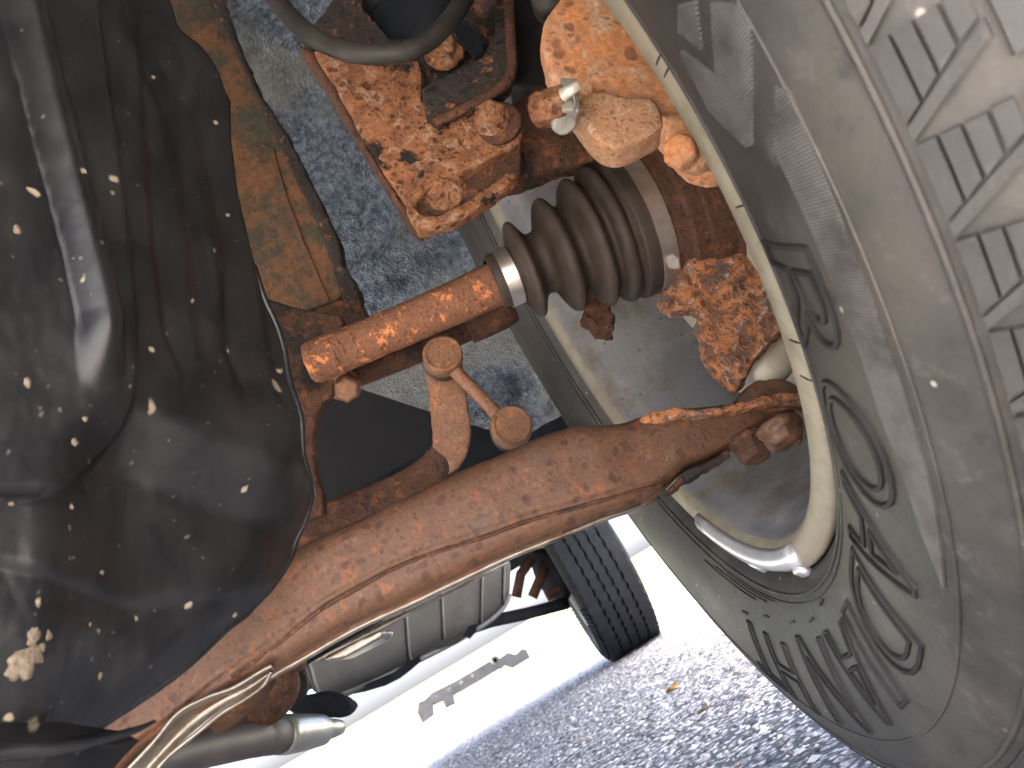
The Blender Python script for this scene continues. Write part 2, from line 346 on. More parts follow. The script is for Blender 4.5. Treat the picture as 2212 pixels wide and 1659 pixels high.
# ================================================================== FRONT WHEEL
WC = np.array([0, 0, .365])
TP = np.array([(0.012, .214), (-.003, .224), (-.011, .237), (-.0185, .262), (-.0215, .290), (-.0195, .315), (-.011, .3335), (.004, .349), (.022, .3575), (.045, .3615), (.09, .365)])
def smoothprof(P): return spline(P, 6)
TPF = smoothprof(TP)
def side(theta, rho, h=0):         # point on the inner sidewall at an angle and radius, raised by h
    x = np.interp(rho, TPF[:, 1], TPF[:, 0]); x1 = np.interp(rho+.002, TPF[:, 1], TPF[:, 0]); x0 = np.interp(rho-.002, TPF[:, 1], TPF[:, 0])
    t = unit((x1-x0, .004)); nx, nr = -t[1], t[0]
    rr = rho + nr*h; a = R(theta)
    return WC + np.array([x+nx*h, rr*math.cos(a), rr*math.sin(a)])
wheel = thing('road_wheel', 'front wheel with worn grey lettered tyre beside the rusty suspension', 'wheel', (.09, 0, 0), 'wheels on the same side of the car')
full = np.vstack([TPF, [(.13, .365)], [(.18-x, r) for x, r in TPF[::-1]]])
tyre = obj('tyre', revolve([(x, r) for x, r in full], WC, (1, 0, 0), 220), 'tyre', wheel)
def patch(poly, h, fn=side, step=.6, wall=True, hstep=None):
    """raised flat patch over a polygon given in (angle, radius mm/10)"""
    P = [(float(a), float(b)) for a, b in poly]; n = len(P); pts = []
    for i in range(n):
        a, b = np.array(P[i]), np.array(P[(i+1) % n]); k = max(1, int(np.linalg.norm((b-a)/np.array([step, step*.005]))))
        pts += [tuple(a+(b-a)*t/k) for t in range(k)]
    K = len(pts); sc = 200.
    pp = [Vector((a, r*sc)) for a, r in pts]
    A = np.array(pts); ext = []
    for a in np.arange(A[:, 0].min(), A[:, 0].max(), step):
        for r in np.arange(A[:, 1].min(), A[:, 1].max(), step/sc): ext.append(Vector((a, r*sc)))
    vs, es, fs, *_ = delaunay_2d_cdt(pp+ext, [], [list(range(K))], 1, 1e-5)
    top = np.array([fn(v.x, v.y/sc, h) for v in vs]); F0 = [tuple(f) for f in fs]
    if not wall: return top, F0
    bot = np.array([fn(a, r, -.0006) for a, r in pts]); tp = np.array([fn(a, r, h) for a, r in pts])
    W = np.vstack([tp, bot]); FW = [(i, (i+1) % K, K+(i+1) % K, K+i) for i in range(K)]
    return merge((top, F0), (W, FW))
HP = [[(-168.7, .280), (-167.7, .2891), (-165.9, .2777), (-168.0, .2703)],
      [(-166.8, .2955), (-165.6, .3044), (-164.25, .3043), (-159.7, .2764), (-159.8, .2729), (-163.3, .2583), (-167.2, .2621), (-167.3, .2646), (-164.1, .2771)],
      [(-161.4, .3021), (-161.0, .3052), (-158.1, .3039), (-152.2, .3015), (-146.8, .3002), (-137.2, .3008), (-129.5, .2995), (-133.5, .2930), (-142.2, .2868), (-150.5, .2872), (-158.9, .2880)],
      [(-176, .268), (-172, .2891), (-169.8, .2877), (-172.3, .2603)],
      [(-171, .2985), (-169.8, .3044), (-168.25, .3043), (-168.6, .2984)]]
for k, p in enumerate(HP): obj('ribbed_panel', patch(p, .0011), 'hatch', tyre, True, angle=30)
# circular edge lines of the sidewall
def ringline(rho, w_, h_, a0=-180, a1=180, n=200):
    P = [side(a, rho, h_*.3) for a in np.linspace(a0, a1, n)]; return tube(P, w_, 6, a1-a0 < 359)
for rho, w_ in ((.2305, .0008), (.2345, .0006), (.3045, .0006), (.3255, .0011)): obj('sidewall_bead', ringline(rho, w_, .001), 'tyre', tyre)
# raised outline letters on the sidewall
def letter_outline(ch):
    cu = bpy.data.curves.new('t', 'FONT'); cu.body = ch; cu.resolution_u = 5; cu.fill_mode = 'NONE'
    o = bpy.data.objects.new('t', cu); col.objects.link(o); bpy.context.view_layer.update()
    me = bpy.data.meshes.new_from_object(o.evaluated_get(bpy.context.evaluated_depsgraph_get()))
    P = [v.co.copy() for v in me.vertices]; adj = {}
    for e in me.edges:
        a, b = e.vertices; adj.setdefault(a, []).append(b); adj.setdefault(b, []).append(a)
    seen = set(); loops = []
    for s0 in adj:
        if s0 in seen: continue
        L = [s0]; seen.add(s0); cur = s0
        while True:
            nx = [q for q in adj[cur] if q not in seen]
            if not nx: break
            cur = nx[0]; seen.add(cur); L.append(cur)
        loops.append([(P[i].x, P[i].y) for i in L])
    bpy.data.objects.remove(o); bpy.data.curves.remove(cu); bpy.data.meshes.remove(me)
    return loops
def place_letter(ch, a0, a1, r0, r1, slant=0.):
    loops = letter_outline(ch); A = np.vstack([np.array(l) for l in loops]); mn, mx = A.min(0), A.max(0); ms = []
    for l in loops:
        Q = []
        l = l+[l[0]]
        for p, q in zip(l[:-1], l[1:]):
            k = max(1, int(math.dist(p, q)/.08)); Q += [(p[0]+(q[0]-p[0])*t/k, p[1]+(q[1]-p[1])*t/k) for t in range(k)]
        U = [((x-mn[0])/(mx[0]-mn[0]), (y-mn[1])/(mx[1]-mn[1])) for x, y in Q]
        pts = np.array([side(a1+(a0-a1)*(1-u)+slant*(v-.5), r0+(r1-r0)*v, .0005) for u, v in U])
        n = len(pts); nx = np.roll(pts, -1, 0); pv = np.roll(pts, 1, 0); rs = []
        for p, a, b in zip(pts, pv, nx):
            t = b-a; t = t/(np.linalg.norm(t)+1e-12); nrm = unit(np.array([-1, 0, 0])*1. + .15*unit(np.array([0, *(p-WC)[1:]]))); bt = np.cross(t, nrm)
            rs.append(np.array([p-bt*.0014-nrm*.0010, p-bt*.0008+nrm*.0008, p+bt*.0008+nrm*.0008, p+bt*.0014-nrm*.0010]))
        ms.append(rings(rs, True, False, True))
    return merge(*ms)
# letters run clockwise seen from inboard: the top of each letter points outward
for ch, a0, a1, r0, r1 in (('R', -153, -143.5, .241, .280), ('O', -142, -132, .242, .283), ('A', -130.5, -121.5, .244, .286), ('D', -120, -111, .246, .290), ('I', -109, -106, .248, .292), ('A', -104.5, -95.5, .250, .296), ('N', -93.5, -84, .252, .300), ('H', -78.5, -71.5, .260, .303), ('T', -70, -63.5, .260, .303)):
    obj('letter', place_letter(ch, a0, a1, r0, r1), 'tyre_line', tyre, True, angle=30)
# short mould marks below the rim
for a, r in ((-84, .243), (-92, .2415), (-98.5, .236), (-74, .246), (-66, .2535)): obj('mould_mark', patch([(a-.9, r), (a+.9, r+.0012), (a+.9, r+.0025), (a-.9, r+.0013)], .001, step=.4), 'blackrub', tyre, False)
for a, r in ((-70, .236), (-66, .238), (-62, .2405)): obj('mould_line', ringline(r, .0008, .001, a-9, a+9, 30), 'tyre', tyre)
# shoulder tread: a comb of short bars and a slanting rib, repeated round the tyre
def tread_set(t0):
    bar = lambda a0, a1, r0, r1, sl: [(t0+a0, r0), (t0+a1, r0), (t0+a1-sl, r1), (t0+a0, r1)]
    return [bar(-3.7, -.42, .3292, .3328, .50), bar(-3.7, -1.0, .3335, .3368, .55), bar(-3.7, -1.6, .3375, .3407, .5), bar(-3.8, -2.2, .3414, .3444, .4),
            [(t0-.25, .3290), (t0+.32, .3290), (t0-1.9, .3452), (t0-2.55, .3452)], [(t0-3.9, .3462), (t0-.9, .3462), (t0-1.1, .3570), (t0-3.6, .3570)]]
def lowpoly(poly, h):
    P = []; n = len(poly)
    for i in range(n):
        a, b = np.array(poly[i]), np.array(poly[(i+1) % n]); P += [tuple(a+(b-a)*t/2) for t in range(2)]
    c = np.mean(poly, 0); top = [side(*p, h) for p in [tuple(c+(np.array(q)-c)*.97) for q in P]]; bot = [side(*p, -.001) for p in P]; n = len(P)
    return np.array(top+bot), [tuple(range(n))] + [(i, n+i, n+(i+1) % n, (i+1) % n) for i in range(n)]
proto = [obj('tread_block', lowpoly(p, .0022), 'tyre', None, True, org=WC, angle=30) for p in tread_set(0)]
NP = 88; rest = []
for k in range(NP):
    t0 = -156.8 + k*360/NP
    if -5 <= k <= 26:
        for p in proto:
            q = p.copy(); col.objects.link(q); q.parent = tyre; q.location = tuple(WC-ORG[wheel.name]); q.rotation_euler = (R(t0), 0, 0)
    else: rest += [lowpoly(p, .0022) for p in tread_set(t0)]
for p in proto: bpy.data.objects.remove(p)
q = obj('tread_blocks', merge(*rest), 'tyre', tyre, True, angle=30); q['kind'] = 'stuff'
# rim
RP = [(.006, .2165), (.001, .2198), (-.0014, .2198), (-.0028, .2180), (-.0031, .2120), (-.0028, .2065), (-.0010, .2035), (.003, .2012)]
rim = obj('rim', revolve(RP, WC, (1, 0, 0), 160), 'rim', wheel)
barrel = obj('barrel', revolve([(.003, .2012), (.008, .1990), (.014, .1984), (.017, .1965), (.026, .1940), (.050, .1905), (.095, .1875), (.13, .1865), (.150, .186), (.156, .17), (.150, .09), (.140, .07), (.139, .001)], WC, (1, 0, 0), 128), 'barrel', rim)
for k in range(5):
    a = k*2*math.pi/5+.4; d = np.array([0, math.cos(a), math.sin(a)]); t = np.array([0, -math.sin(a), math.cos(a)])
    q = [WC+np.array([.142, 0, 0])+d*r_+t*w_ for r_, w_ in ((.06, -.028), (.18, -.018), (.18, .018), (.06, .028))]
    obj('spoke', slab(q, (.02, 0, 0)), 'barrel', rim, False)
def arcblock(prof, a0, a1, n=14):
    rs = []
    for a in np.linspace(a0, a1, n):
        rs.append(np.array([WC+np.array([x, r*math.cos(R(a)), r*math.sin(R(a))]) for x, r in prof]))
    return rings(rs)
def rim_angle(x, y):
    p = onP(x, y, WC+np.array([-.003, 0, 0]), np.array([1., 0, 0]))-WC; return math.degrees(math.atan2(p[2], p[1]))
wa, wb = rim_angle(1508, 1112), rim_angle(1715, 1185)
wt = obj('wheel_weight', arcblock([(-.0026, .2045), (-.0060, .2060), (-.0078, .2110), (-.0072, .2160), (-.0026, .2187), (.0, .211)], wb, wa), 'weight', wheel)
m_ = wa+(wb-wa)*.52
obj('weight_clip', arcblock([(-.0062, .2140), (-.0075, .2165), (-.0045, .2215), (-.0005, .2215), (-.001, .217)], m_-1.2, m_+2.2, 5), 'weight', wheel)
obj('weight_clip', arcblock([(-.0055, .2165), (-.0062, .2195), (-.003, .2235), (.001, .2225), (-.001, .217)], wb+1.5, wb+4.5, 5), 'weight', wheel)
for (x, y) in ((1430, 108), (1447, 140), (1607, 443), (1742, 748), (1755, 825)):
    a = rim_angle(x, y); obj('lip_crack', arcblock([(-.0022, .2110), (-.0033, .2120), (-.0034, .2160), (-.0030, .2182), (-.0010, .2200), (.0012, .212)], a-.10, a+.10, 2), 'mark', rim)
# ================================================================== REAR WHEEL
RW = np.array([.0175, 2.55, .365])
rw = thing('road_wheel', 'rear wheel whose shade-darkened tyre has four zigzag grooves', 'wheel', (.12, 2.55, 0), 'wheels on the same side of the car')
rt = obj('tyre', revolve([(.02, .225), (.0, .24), (-.014, .28), (-.012, .32), (.002, .345), (.012, .352), (.185, .352), (.20, .34), (.21, .29), (.2, .24), (.18, .225)], RW, (1, 0, 0), 120), 'tyre_rear', rw)
def ribring(x0, x1, amp, n=240):
    rs = []
    for i in range(n):
        a = 2*math.pi*i/n; z_ = amp*(1 if (i//2) % 2 else -1); y_ = amp*(1 if ((i+1)//2) % 2 else -1)
        rs.append(np.array([RW+np.array([x, r*math.cos(a), r*math.sin(a)]) for x, r in ((x0+z_, .35), (x0+z_, .3655), (x1+y_, .3655), (x1+y_, .35))]))
    return rings(rs, False, False, True)
for x0, x1 in ((.006, .042), (.049, .077), (.084, .110), (.117, .146), (.153, .190)): obj('tread_rib', ribring(x0, x1, .0022), 'tyre_rear', rt, False)
for k in range(60):
    a = -150+k*3.0; c_, s_ = math.cos(R(a)), math.sin(R(a))
    q = [RW+np.array([x, r*math.cos(R(a+da)), r*math.sin(R(a+da))]) for x, r, da in ((-.0135, .322, 0), (.001, .352, 0), (.001, .352, 1.4), (-.0135, .322, 1.4))]
    obj('shoulder_lug', slab(q, (-.004, .002*c_, .002*s_)), 'tyre_rear', rt, False)
rr_ = obj('rim', revolve([(.022, .222), (-.002, .226), (-.006, .219), (.0, .21), (.03, .195), (.14, .19), (.145, .05), (.14, .001)], RW, (1, 0, 0), 96), 'rim', rw)

# ================================================================== WHEEL HOUSING
def liner_mesh():
    xs = np.linspace(-.42, .20, 110); ts = np.linspace(9, 150, 190); V = []
    for t_ in ts:
        for x in xs:
            t0 = 2+max(0, -.058-x)*145; t = t0+(150-t0)*(t_-9)/141
            p = Vector((x*9, t*.07, 2.)); n1 = noise.fractal(p, .9, 2.1, 4); n2 = noise.noise((x*46, t*.33, 5)); fold = math.exp(-((t-38-30*x+4*noise.noise((x*8, 1, 1)))/2.2)**2)
            r = .432 + .016*n1 + .004*n2 + .022*fold - .012*math.exp(-((t-31-30*x)/3)**2)
            V.append(WC+np.array([x, r*math.cos(R(t)), r*math.sin(R(t))]))
    n = len(xs); return np.array(V), [(j*n+i, j*n+i+1, (j+1)*n+i+1, (j+1)*n+i) for j in range(len(ts)-1) for i in range(n-1)]
lin = obj('wheel_arch_liner', liner_mesh(), 'liner'); tag(lin, 'rough grey felt liner of the wheel arch, blue skylight put into its colour', 'liner'); relief(lin, ((.008, .005), (.003, .003)))
ip = thing('inner_panel', 'dark ribbed chassis panel in shadow behind the link', 'panel', (-.2, .5, .30))
obj('sheet', slab([(-.60, .49, .29), (.02, .47, .29), (.02, .47, .50), (-.60, .49, .62)], (0, .012, 0)), 'chassis', ip, False)
obj('lower_sheet', slab([(-.60, .30, .33), (-.10, .34, .30), (-.06, .47, .30), (-.60, .49, .30)], (0, 0, -.008)), 'chassis', ip, False)
a_, b_ = onY(735, 860, .487), onY(805, 1035, .487)
obj('pressed_rib', tube([a_, (a_+b_)/2+np.array([0, -.006, 0]), b_], .010, 12), 'chassis', ip)

# ================================================================== FRAME RAIL (olive, rusty flange)
fr = thing('frame_rail', 'olive painted frame rail with rusty brown patches and blackened flange', 'frame rail', onY(680, 690, .10))
o = obj('web', pslab([(330, -60), (430, -60), (500, 70), (560, 200), (620, 330), (690, 470), (735, 600), (745, 640), (612, 692), (560, 740), (470, 600), (430, 400), (380, 200)], .09, .03), 'olive', fr); rough(o, .0025, 5, ((.03, .003), (.008, .001)))
o = obj('flange', pslab([(430, -60), (462, -60), (500, 60), (562, 200), (622, 292), (690, 428), (733, 520), (738, 566), (772, 612), (778, 645), (744, 655), (728, 600), (690, 490), (620, 350), (555, 210), (490, 80)], .082, .020), 'rust_plate', fr); rough(o, .0020, 3, ((.012, .003), (.005, .0016)))
o = obj('end_plate', pslab([(612, 688), (740, 642), (776, 640), (782, 664), (735, 682), (640, 712)], .085, .05), 'rust_dark', fr); rough(o, .002, 3, ((.01, .002),))
obj('seam', tube([onY(x, y, .0885) for x, y in ((522, 320), (556, 310), (590, 322), (625, 440), (655, 520), (690, 600), (712, 650))], .0006, 8), 'rust_dark', fr)

# ================================================================== STRUT, BRACKET BLOCK
blk = thing('strut_bracket', 'thick pitted rusty strut bracket with a large hex bolt', 'bracket', onY(905, 490, -.05))
B2 = lambda L: zz(548.6, 0, L)
Yb = -.055
o = obj('front_plate', pslab(B2([(380, 330), (470, 470), (560, 620), (700, 880), (850, 1130), (965, 1300), (1015, 1325), (1100, 1230), (1200, 1180), (1290, 1125), (1450, 1060), (1600, 985), (1720, 925), (1745, 800), (1700, 690), (1640, 650), (1500, 690), (1180, 790), (1080, 620), (1090, 470), (1060, 380), (800, 390), (600, 300)]), Yb, .012), 'rust_block', blk); rough(o, .0014, 2, ((.02, .003), (.006, .0018), (.0025, .0009)))
o = obj('upper_plate', pslab(B2([(560, -60), (720, -60), (700, 60), (790, 140), (880, 250), (1000, 330), (1080, 380), (1080, 640), (800, 460), (560, 420), (390, 340), (300, 250), (420, 120)]), Yb+.012, .02), 'rust_plate', blk); rough(o, .0014, 2, ((.015, .003), (.005, .0016)))
o = obj('side_wall', pslab(B2([(270, 270), (390, 330), (560, 610), (700, 880), (960, 1300), (1030, 1400), (1090, 1470), (1040, 1490), (930, 1340), (780, 1090), (600, 790), (440, 520)]), Yb+.004, .018), 'rust_dark', blk); rough(o, .0018, 3, ((.012, .002), (.004, .001)))
o = obj('lower_lip', pslab(B2([(960, 1300), (1000, 1400), (1055, 1490), (1090, 1495), (1180, 1470), (1300, 1430), (1420, 1365), (1560, 1270), (1690, 1160), (1720, 1130), (1640, 1110), (1480, 1230), (1330, 1330), (1200, 1390), (1090, 1400), (1040, 1330)]), Yb+.002, .011), 'rust_block', blk); rough(o, .0015, 2, ((.012, .002), (.004, .0014)))
o = obj('web_plate', pslab(B2([(1015, 1300), (1300, 1120), (1600, 980), (1720, 930), (1740, 1010), (1720, 1130), (1560, 1260), (1200, 1400), (1060, 1420)]), Yb+.010, .010), 'rust_dark', blk); rough(o, .0016, 2, ((.01, .002),))
o = obj('reinforcement', pslab(B2([(1085, 575), (1200, 500), (1380, 410), (1500, 330), (1560, 200), (1560, -60), (1660, -60), (1668, 200), (1690, 420), (1645, 540), (1500, 640), (1330, 730), (1160, 800), (1110, 740)]), Yb-.006, .014), 'rust_plate', blk); rough(o, .0013, 2, ((.012, .002), (.004, .0014)))
obj('folded_edge', tube(spline([onY(x, y, Yb-.008) for x, y in B2([(1650, -60), (1655, 120), (1665, 300), (1672, 430), (1630, 540), (1480, 640), (1300, 735), (1165, 795)])], 6), .0032, 10), 'rust_dark', blk)
relief(blk.children[-1], ((.006, .002),))
vb = unit(onY(1062, 267, -.2)-onY(1062, 267, 0)); ab = unit(np.array([-.15, -1, .05]))
o = obj('washer', disc(onY(1082, 272, Yb)+ab*.001, ab, .0130, .004), 'rust_dark', blk)
o = obj('bolt', merge(disc(onY(1066, 266, Yb)+ab*.003, ab, .0108, .003), hexhead(onY(1064, 264, Yb)+ab*.004, ab, .0100, .0065)), 'rust_block', blk, True, angle=35); rough(o, .0007, 3, ((.004, .0008),))
o = obj('bolt', merge(disc(onY(962, 117, Yb+.005), ab, .0125, .005), hexhead(onY(960, 115, Yb+.005)+ab*.004, ab, .0100, .007)), 'rust_block', blk); rough(o, .0009, 6, ((.005, .0014),))
c_ = onY(961, 418, Yb+.012)
axl = unit(np.array([-.25, -.75, -.6])); o = obj('lower_bolt', merge(disc(c_, axl, .0135, .005), disc(c_, axl, .0105, .009)), 'rust_block', blk); rough(o, .0010, 4, ((.006, .0018), (.003, .0008)))
stt = thing('strut', 'dark strut tube rising behind the looped hose', 'strut', onY(905, 60, .03))
obj('tube', tube([onY(955, 200, .00), onY(905, 60, .01), onY(820, -200, .03)], .044, 40), 'chassis', stt)
obj('collar', tube([onY(914, 84, .0085), onY(907, 62, .010)], .0452, 40), 'blackrub', stt)
o = obj('back_plate', pslab(B2([(860, 250), (1100, 235), (1300, 100), (1340, -60), (1660, -60), (1690, 430), (1640, 560), (1500, 700), (1080, 680), (1000, 420)]), Yb+.012, .012), 'rust_plate', blk); rough(o, .0016, 2, ((.012, .003), (.004, .0014)))
sb_ = obj('strut_boot', pslab(B2([(1640, -80), (1840, -80), (1880, 130), (1862, 250), (1890, 400), (1945, 530), (1900, 590), (1760, 580), (1660, 540)]), -.02, .03), 'blackrub'); rough(sb_, .002, 8, ((.02, .002),)); tag(sb_, 'smooth black rubber cover between rusty plate and orange caliper', 'rubber cover')
fl = obj('dark_tab', pslab(B2([(1290, 130), (1380, 150), (1490, 280), (1480, 340), (1430, 370), (1400, 310), (1310, 230)]), Yb-.010, .006), 'chassis', blk, False)

# hose
hp = spline([onY(x, y, Y) for x, y, Y in ((556, -60, -.10), (600, 5, -.10), (648, 58, -.10), (705, 95, -.102), (765, 114, -.105), (830, 118, -.105), (890, 108, -.103), (945, 72, -.10), (985, 25, -.095), (1015, -30, -.09), (1030, -70, -.085))], 8)
hs = thing('brake_hose', 'black rubber hose looping in front of the rusty strut bracket', 'hose', hp[20])
obj('hose', tube(hp, .0053, 20), 'hose', hs)
obj('ferrule', tube([onY(1034, 22, -.085), onY(1062, -14, -.085)], .0062, 18), 'rust_dark', hs)

# ================================================================== BRAKE CALIPER
cal = thing('brake_caliper', 'bright orange rusty brake caliper inside the front wheel rim', 'caliper', onY(1340, 330, -.12))
Yc = -.125
o = obj('body', pslab([(1235, -70), (1205, 0), (1171, 43), (1168, 83), (1178, 133), (1195, 172), (1225, 215), (1254, 250), (1300, 262), (1330, 240), (1380, 246), (1411, 232), (1430, 268), (1455, 310), (1500, 350), (1545, 362), (1575, 352), (1640, 365), (1660, 200), (1500, -70)], Yc, .020), 'rust_caliper', cal); rough(o, .0018, 4, ((.025, .003), (.007, .0012), (.0025, .0005)))
o = obj('piston_housing', pslab([(1236, 222), (1250, 252), (1270, 280), (1295, 304), (1320, 316), (1342, 317), (1366, 310), (1392, 298), (1436, 272), (1430, 240), (1411, 205), (1354, 205), (1284, 190)], Yc-.007, .020), 'rust_lobe', cal); rough(o, .0013, 22, ((.012, .0015), (.002, .0004)))
o = obj('mounting_ear', pslab([(1422, 245), (1434, 280), (1446, 312), (1490, 348), (1540, 338), (1580, 338), (1600, 330), (1560, 260), (1470, 240)], Yc-.006, .014), 'rust_caliper', cal); rough(o, .0016, 3, ((.01, .002), (.003, .0008)))
ac = unit(np.array([-.55, -1, .1]))
o = obj('slide_bolt', merge(disc(onY(1486, 330, Yc-.006), ac, .0096, .006), hexhead(onY(1474, 331, Yc-.012), ac, .0084, .007)), 'rust_caliper', cal); rough(o, .0008, 4, ((.005, .0015),))
o = obj('slide_bolt', merge(disc(onY(1507, 345, Yc-.006), ac, .0078, .007)), 'rust_lobe', cal); rough(o, .0009, 4, ((.005, .0015),))
pb = onY(1186, 0, Yc+.01); ap = unit(np.array([-.3, -1, -.35]))
obj('pin_boot', revolve([(-.012, .009), (.0, .0095), (.002, .0082), (.004, .0092), (.007, .0085), (.009, .0060), (.0095, .0001)], pb, ap, 32), 'hose', cal)
axn = unit(onY(1140, 246, Yc-.012)-onY(1215, 224, Yc-.018)); o = obj('hose_nut', merge(hexhead(onY(1208, 226, Yc-.018), axn, .0086, .0130)), 'rust_block', cal, True, angle=35); rough(o, .0007, 1, ((.005, .0010),))
zc = onY(1226, 222, Yc-.018)
o = obj('hose_banjo', merge(box(zc, .0080, .012, .017, np.array([unit((1, .2, -.5)), unit((-.2, 1, 0)), unit((.5, 0, 1))])), disc(onY(1214, 258, Yc-.014), (-.3, -.6, -1), .0058, .005)), 'zinc', cal); rough(o, .0007, 3, ((.004, .0008),))
obj('bleed_pin', tube([onY(1214, 206, Yc-.026), onY(1230, 197, Yc-.028), onY(1252, 183, Yc-.030)], [.0030, .0026, .0022], 14), 'pinm', cal)
obj('pin_wire', tube(spline([onY(x, y, Yc-.028) for x, y in ((1239, 205), (1243, 222), (1240, 240), (1246, 250))], 4), .0006, 8), 'zinc', cal)

# ================================================================== KNUCKLE
A0, A1 = onY(1085, 603, 0.), onY(1385, 477, 0.); AX = unit(A1-A0); LB = np.linalg.norm(A1-A0)
kn = thing('steering_knuckle', 'flaky brown and orange steering knuckle below the caliper', 'knuckle', onY(1590, 830, -.02))
o = obj('hub_collar', revolve([(LB+.004, .030), (LB+.004, .0480), (LB+.010, .0495), (LB+.012, .0525), (LB+.020, .0530), (LB+.021, .0560), (LB+.034, .0575), (LB+.036, .0600), (LB+.060, .0630), (LB+.062, .03)], A0, AX, 90), 'rust_dark', kn, True, angle=40); relief(o, ((.012, .0014), (.004, .0008)), 1)
K3 = lambda L: zz(1152, 553, L)
o = obj('lower_arm', pslab(K3([(800, 262), (850, 325), (930, 342), (1060, 325), (1105, 375), (1045, 430), (1110, 515), (1115, 630), (1200, 760), (1300, 862), (1330, 845), (1430, 705), (1520, 585), (1650, 460), (1760, 500), (1700, 300), (1620, 100), (1560, -160), (1380, -330), (1200, -300), (1120, -100), (960, 60), (900, 180)]), -.022, .014), 'rust_knuckle', kn); rough(o, .0017, 3, ((.03, .008), (.010, .004), (.004, .0018)))
o = obj('upper_arm', pslab([(1045, 296), (1090, 250), (1120, 205), (1170, 175), (1200, 200), (1240, 262), (1330, 300), (1425, 300), (1440, 330), (1400, 345), (1330, 332), (1290, 338), (1230, 352), (1180, 364), (1120, 392), (1060, 398), (1030, 366)], -.028, .018), 'rust_dark', kn); rough(o, .002, 4, ((.015, .004), (.004, .0015)))
o = obj('drip_lug', pslab(K3([(310, 400), (340, 330), (330, 120), (480, 100), (500, 250), (500, 360), (530, 390), (520, 440), (525, 475), (470, 485), (405, 475), (380, 420)]), .05, .02), 'rust_dark', kn); rough(o, .0013, 2, ((.006, .004),))
rot = thing('brake_rotor', 'dusty tan brake disc backing behind the flaky knuckle', 'brake disc', (.085, 0, .365-.14))
obj('disc', revolve([(.070, .02), (.070, .13), (.074, .136), (.088, .136), (.090, .13), (.090, .02)], WC, (1, 0, 0), 96), 'rotor', rot)
obj('hat', revolve([(.088, .07), (.125, .07), (.13, .065), (.13, .01)], WC, (1, 0, 0), 64), 'rust_dark', rot)

# ================================================================== DRIVE SHAFT
ax = thing('drive_shaft', 'rusty drive shaft with ribbed brown rubber boot running into the wheel hub', 'drive shaft', (A0+onY(682, 783, 0))/2)
sh0 = onY(664, 790, .0)
sp = [sh0, onY(669, 788, 0.), onY(680, 783, 0.), onY(724, 764, 0.), onY(730, 761, 0.), onY(900, 690, 0.), onY(1040, 628, 0.), onY(1095, 603, 0.)]
o = obj('shaft', tube(spline(sp, 10), np.interp(np.linspace(0, 7, 71), range(8), [.0080, .0112, .0128, .0131, .0126, .0127, .0136, .0140]), 32), 'rust_shaft', ax); relief(o, ((.012, .0014), (.004, .0006)), 1)
bpf = [(-.006, .0148), (-.0045, .0168), (.000, .0172), (.0085, .0172), (.0095, .0182), (.0112, .0255), (.0128, .0296), (.0145, .0310), (.0165, .0300), (.0190, .0250), (.0218, .0205), (.0248, .0196), (.0285, .0215), (.0320, .0300), (.0345, .0352), (.0370, .0368), (.0395, .0358), (.0420, .0315), (.0445, .0288), (.0475, .0285), (.0505, .0330), (.0530, .0390), (.0555, .0414), (.0580, .0410), (.0600, .0378), (.0618, .0362), (.0640, .0372), (.0658, .0415), (.0680, .0440), (.0710, .0440), (.0728, .0418), (.0745, .0415), (.0765, .0438), (.0785, .0455), (.0990, .0458), (.1005, .0445), (.1010, .030)]
bpf = [(s*LB/.0925, r) for s, r in bpf]
bt = obj('boot', revolve([tuple(p) for p in spline(bpf, 4)], A0, AX, 96), 'boot', ax)
obj('small_clamp', merge(revolve([(-.0005, .0178), (-.0005, .0186), (.0078, .0186), (.0078, .0178)], A0, AX, 64), ), 'steel', ax, True, angle=30)
def onaxis(s, ang, r): a, u, v = frame(AX); return A0+AX*s+(u*math.cos(ang)+v*math.sin(ang))*r
s1 = LB*.915
obj('large_clamp', revolve([(s1, .0458), (s1, .0468), (s1+.0100, .0468), (s1+.0100, .0458)], A0, AX, 96), 'steel', ax, True, angle=30)
# clamp buckle: pick the angle that faces the wheel opening
_, fu, fv = frame(AX); tgt = onY(1340, 345, -.04)-A1; ang = math.atan2(np.dot(tgt, fv), np.dot(tgt, fu))
for d_, l_ in ((0, .012),):
    pts = [onaxis(s1+.005, ang+k*.06, .0476) for k in np.linspace(-2, 2, 6)]
    obj('clamp_buckle', merge(*[box(p, .0085, .0085, .0016, np.array([AX, np.cross(unit(p-A0-AX*np.dot(p-A0, AX)), AX), unit(p-A0-AX*np.dot(p-A0, AX))])) for p in pts[1:-1]]), 'steel', ax, False)
tgt = onY(1432, 590, -.03)-A1; ang2 = math.atan2(np.dot(tgt, fv), np.dot(tgt, fu))
obj('clamp_ear', merge(*[box(onaxis(s1+.004+.002*(i % 2), ang2+.03*i, .0480), .0035, .004, .003, np.array([AX, np.cross(unit(onaxis(0, ang2, 1)-A0), AX), unit(onaxis(0, ang2, 1)-A0)])) for i in range(4)]), 'weight', ax, False)
o = obj('joint_housing', revolve([(s1+.0105, .03), (s1+.0105, .0462), (s1+.017, .0470), (s1+.026, .0470), (s1+.026, .03)], A0, AX, 80), 'rust_dark', ax); relief(o, ((.005, .0012),), 1)
th_ = thing('tie_rod', 'thin dark brown rod running behind the drive shaft', 'rod', onY(900, 770, .06))
o = obj('rod', tube([onY(745, 822, .055), onY(880, 768, .055), onY(1010, 714, .055), onY(1062, 684, .055)], .0078, 18), 'rust_dark', th_); relief(o, ((.01, .002),), 1)
o = obj('rod_end', tube([onY(1010, 712, .05), onY(1060, 688, .05), onY(1105, 664, .05)], [.0105, .0112, .0104], 18), 'rust_dark', th_); relief(o, ((.008, .002),), 1)

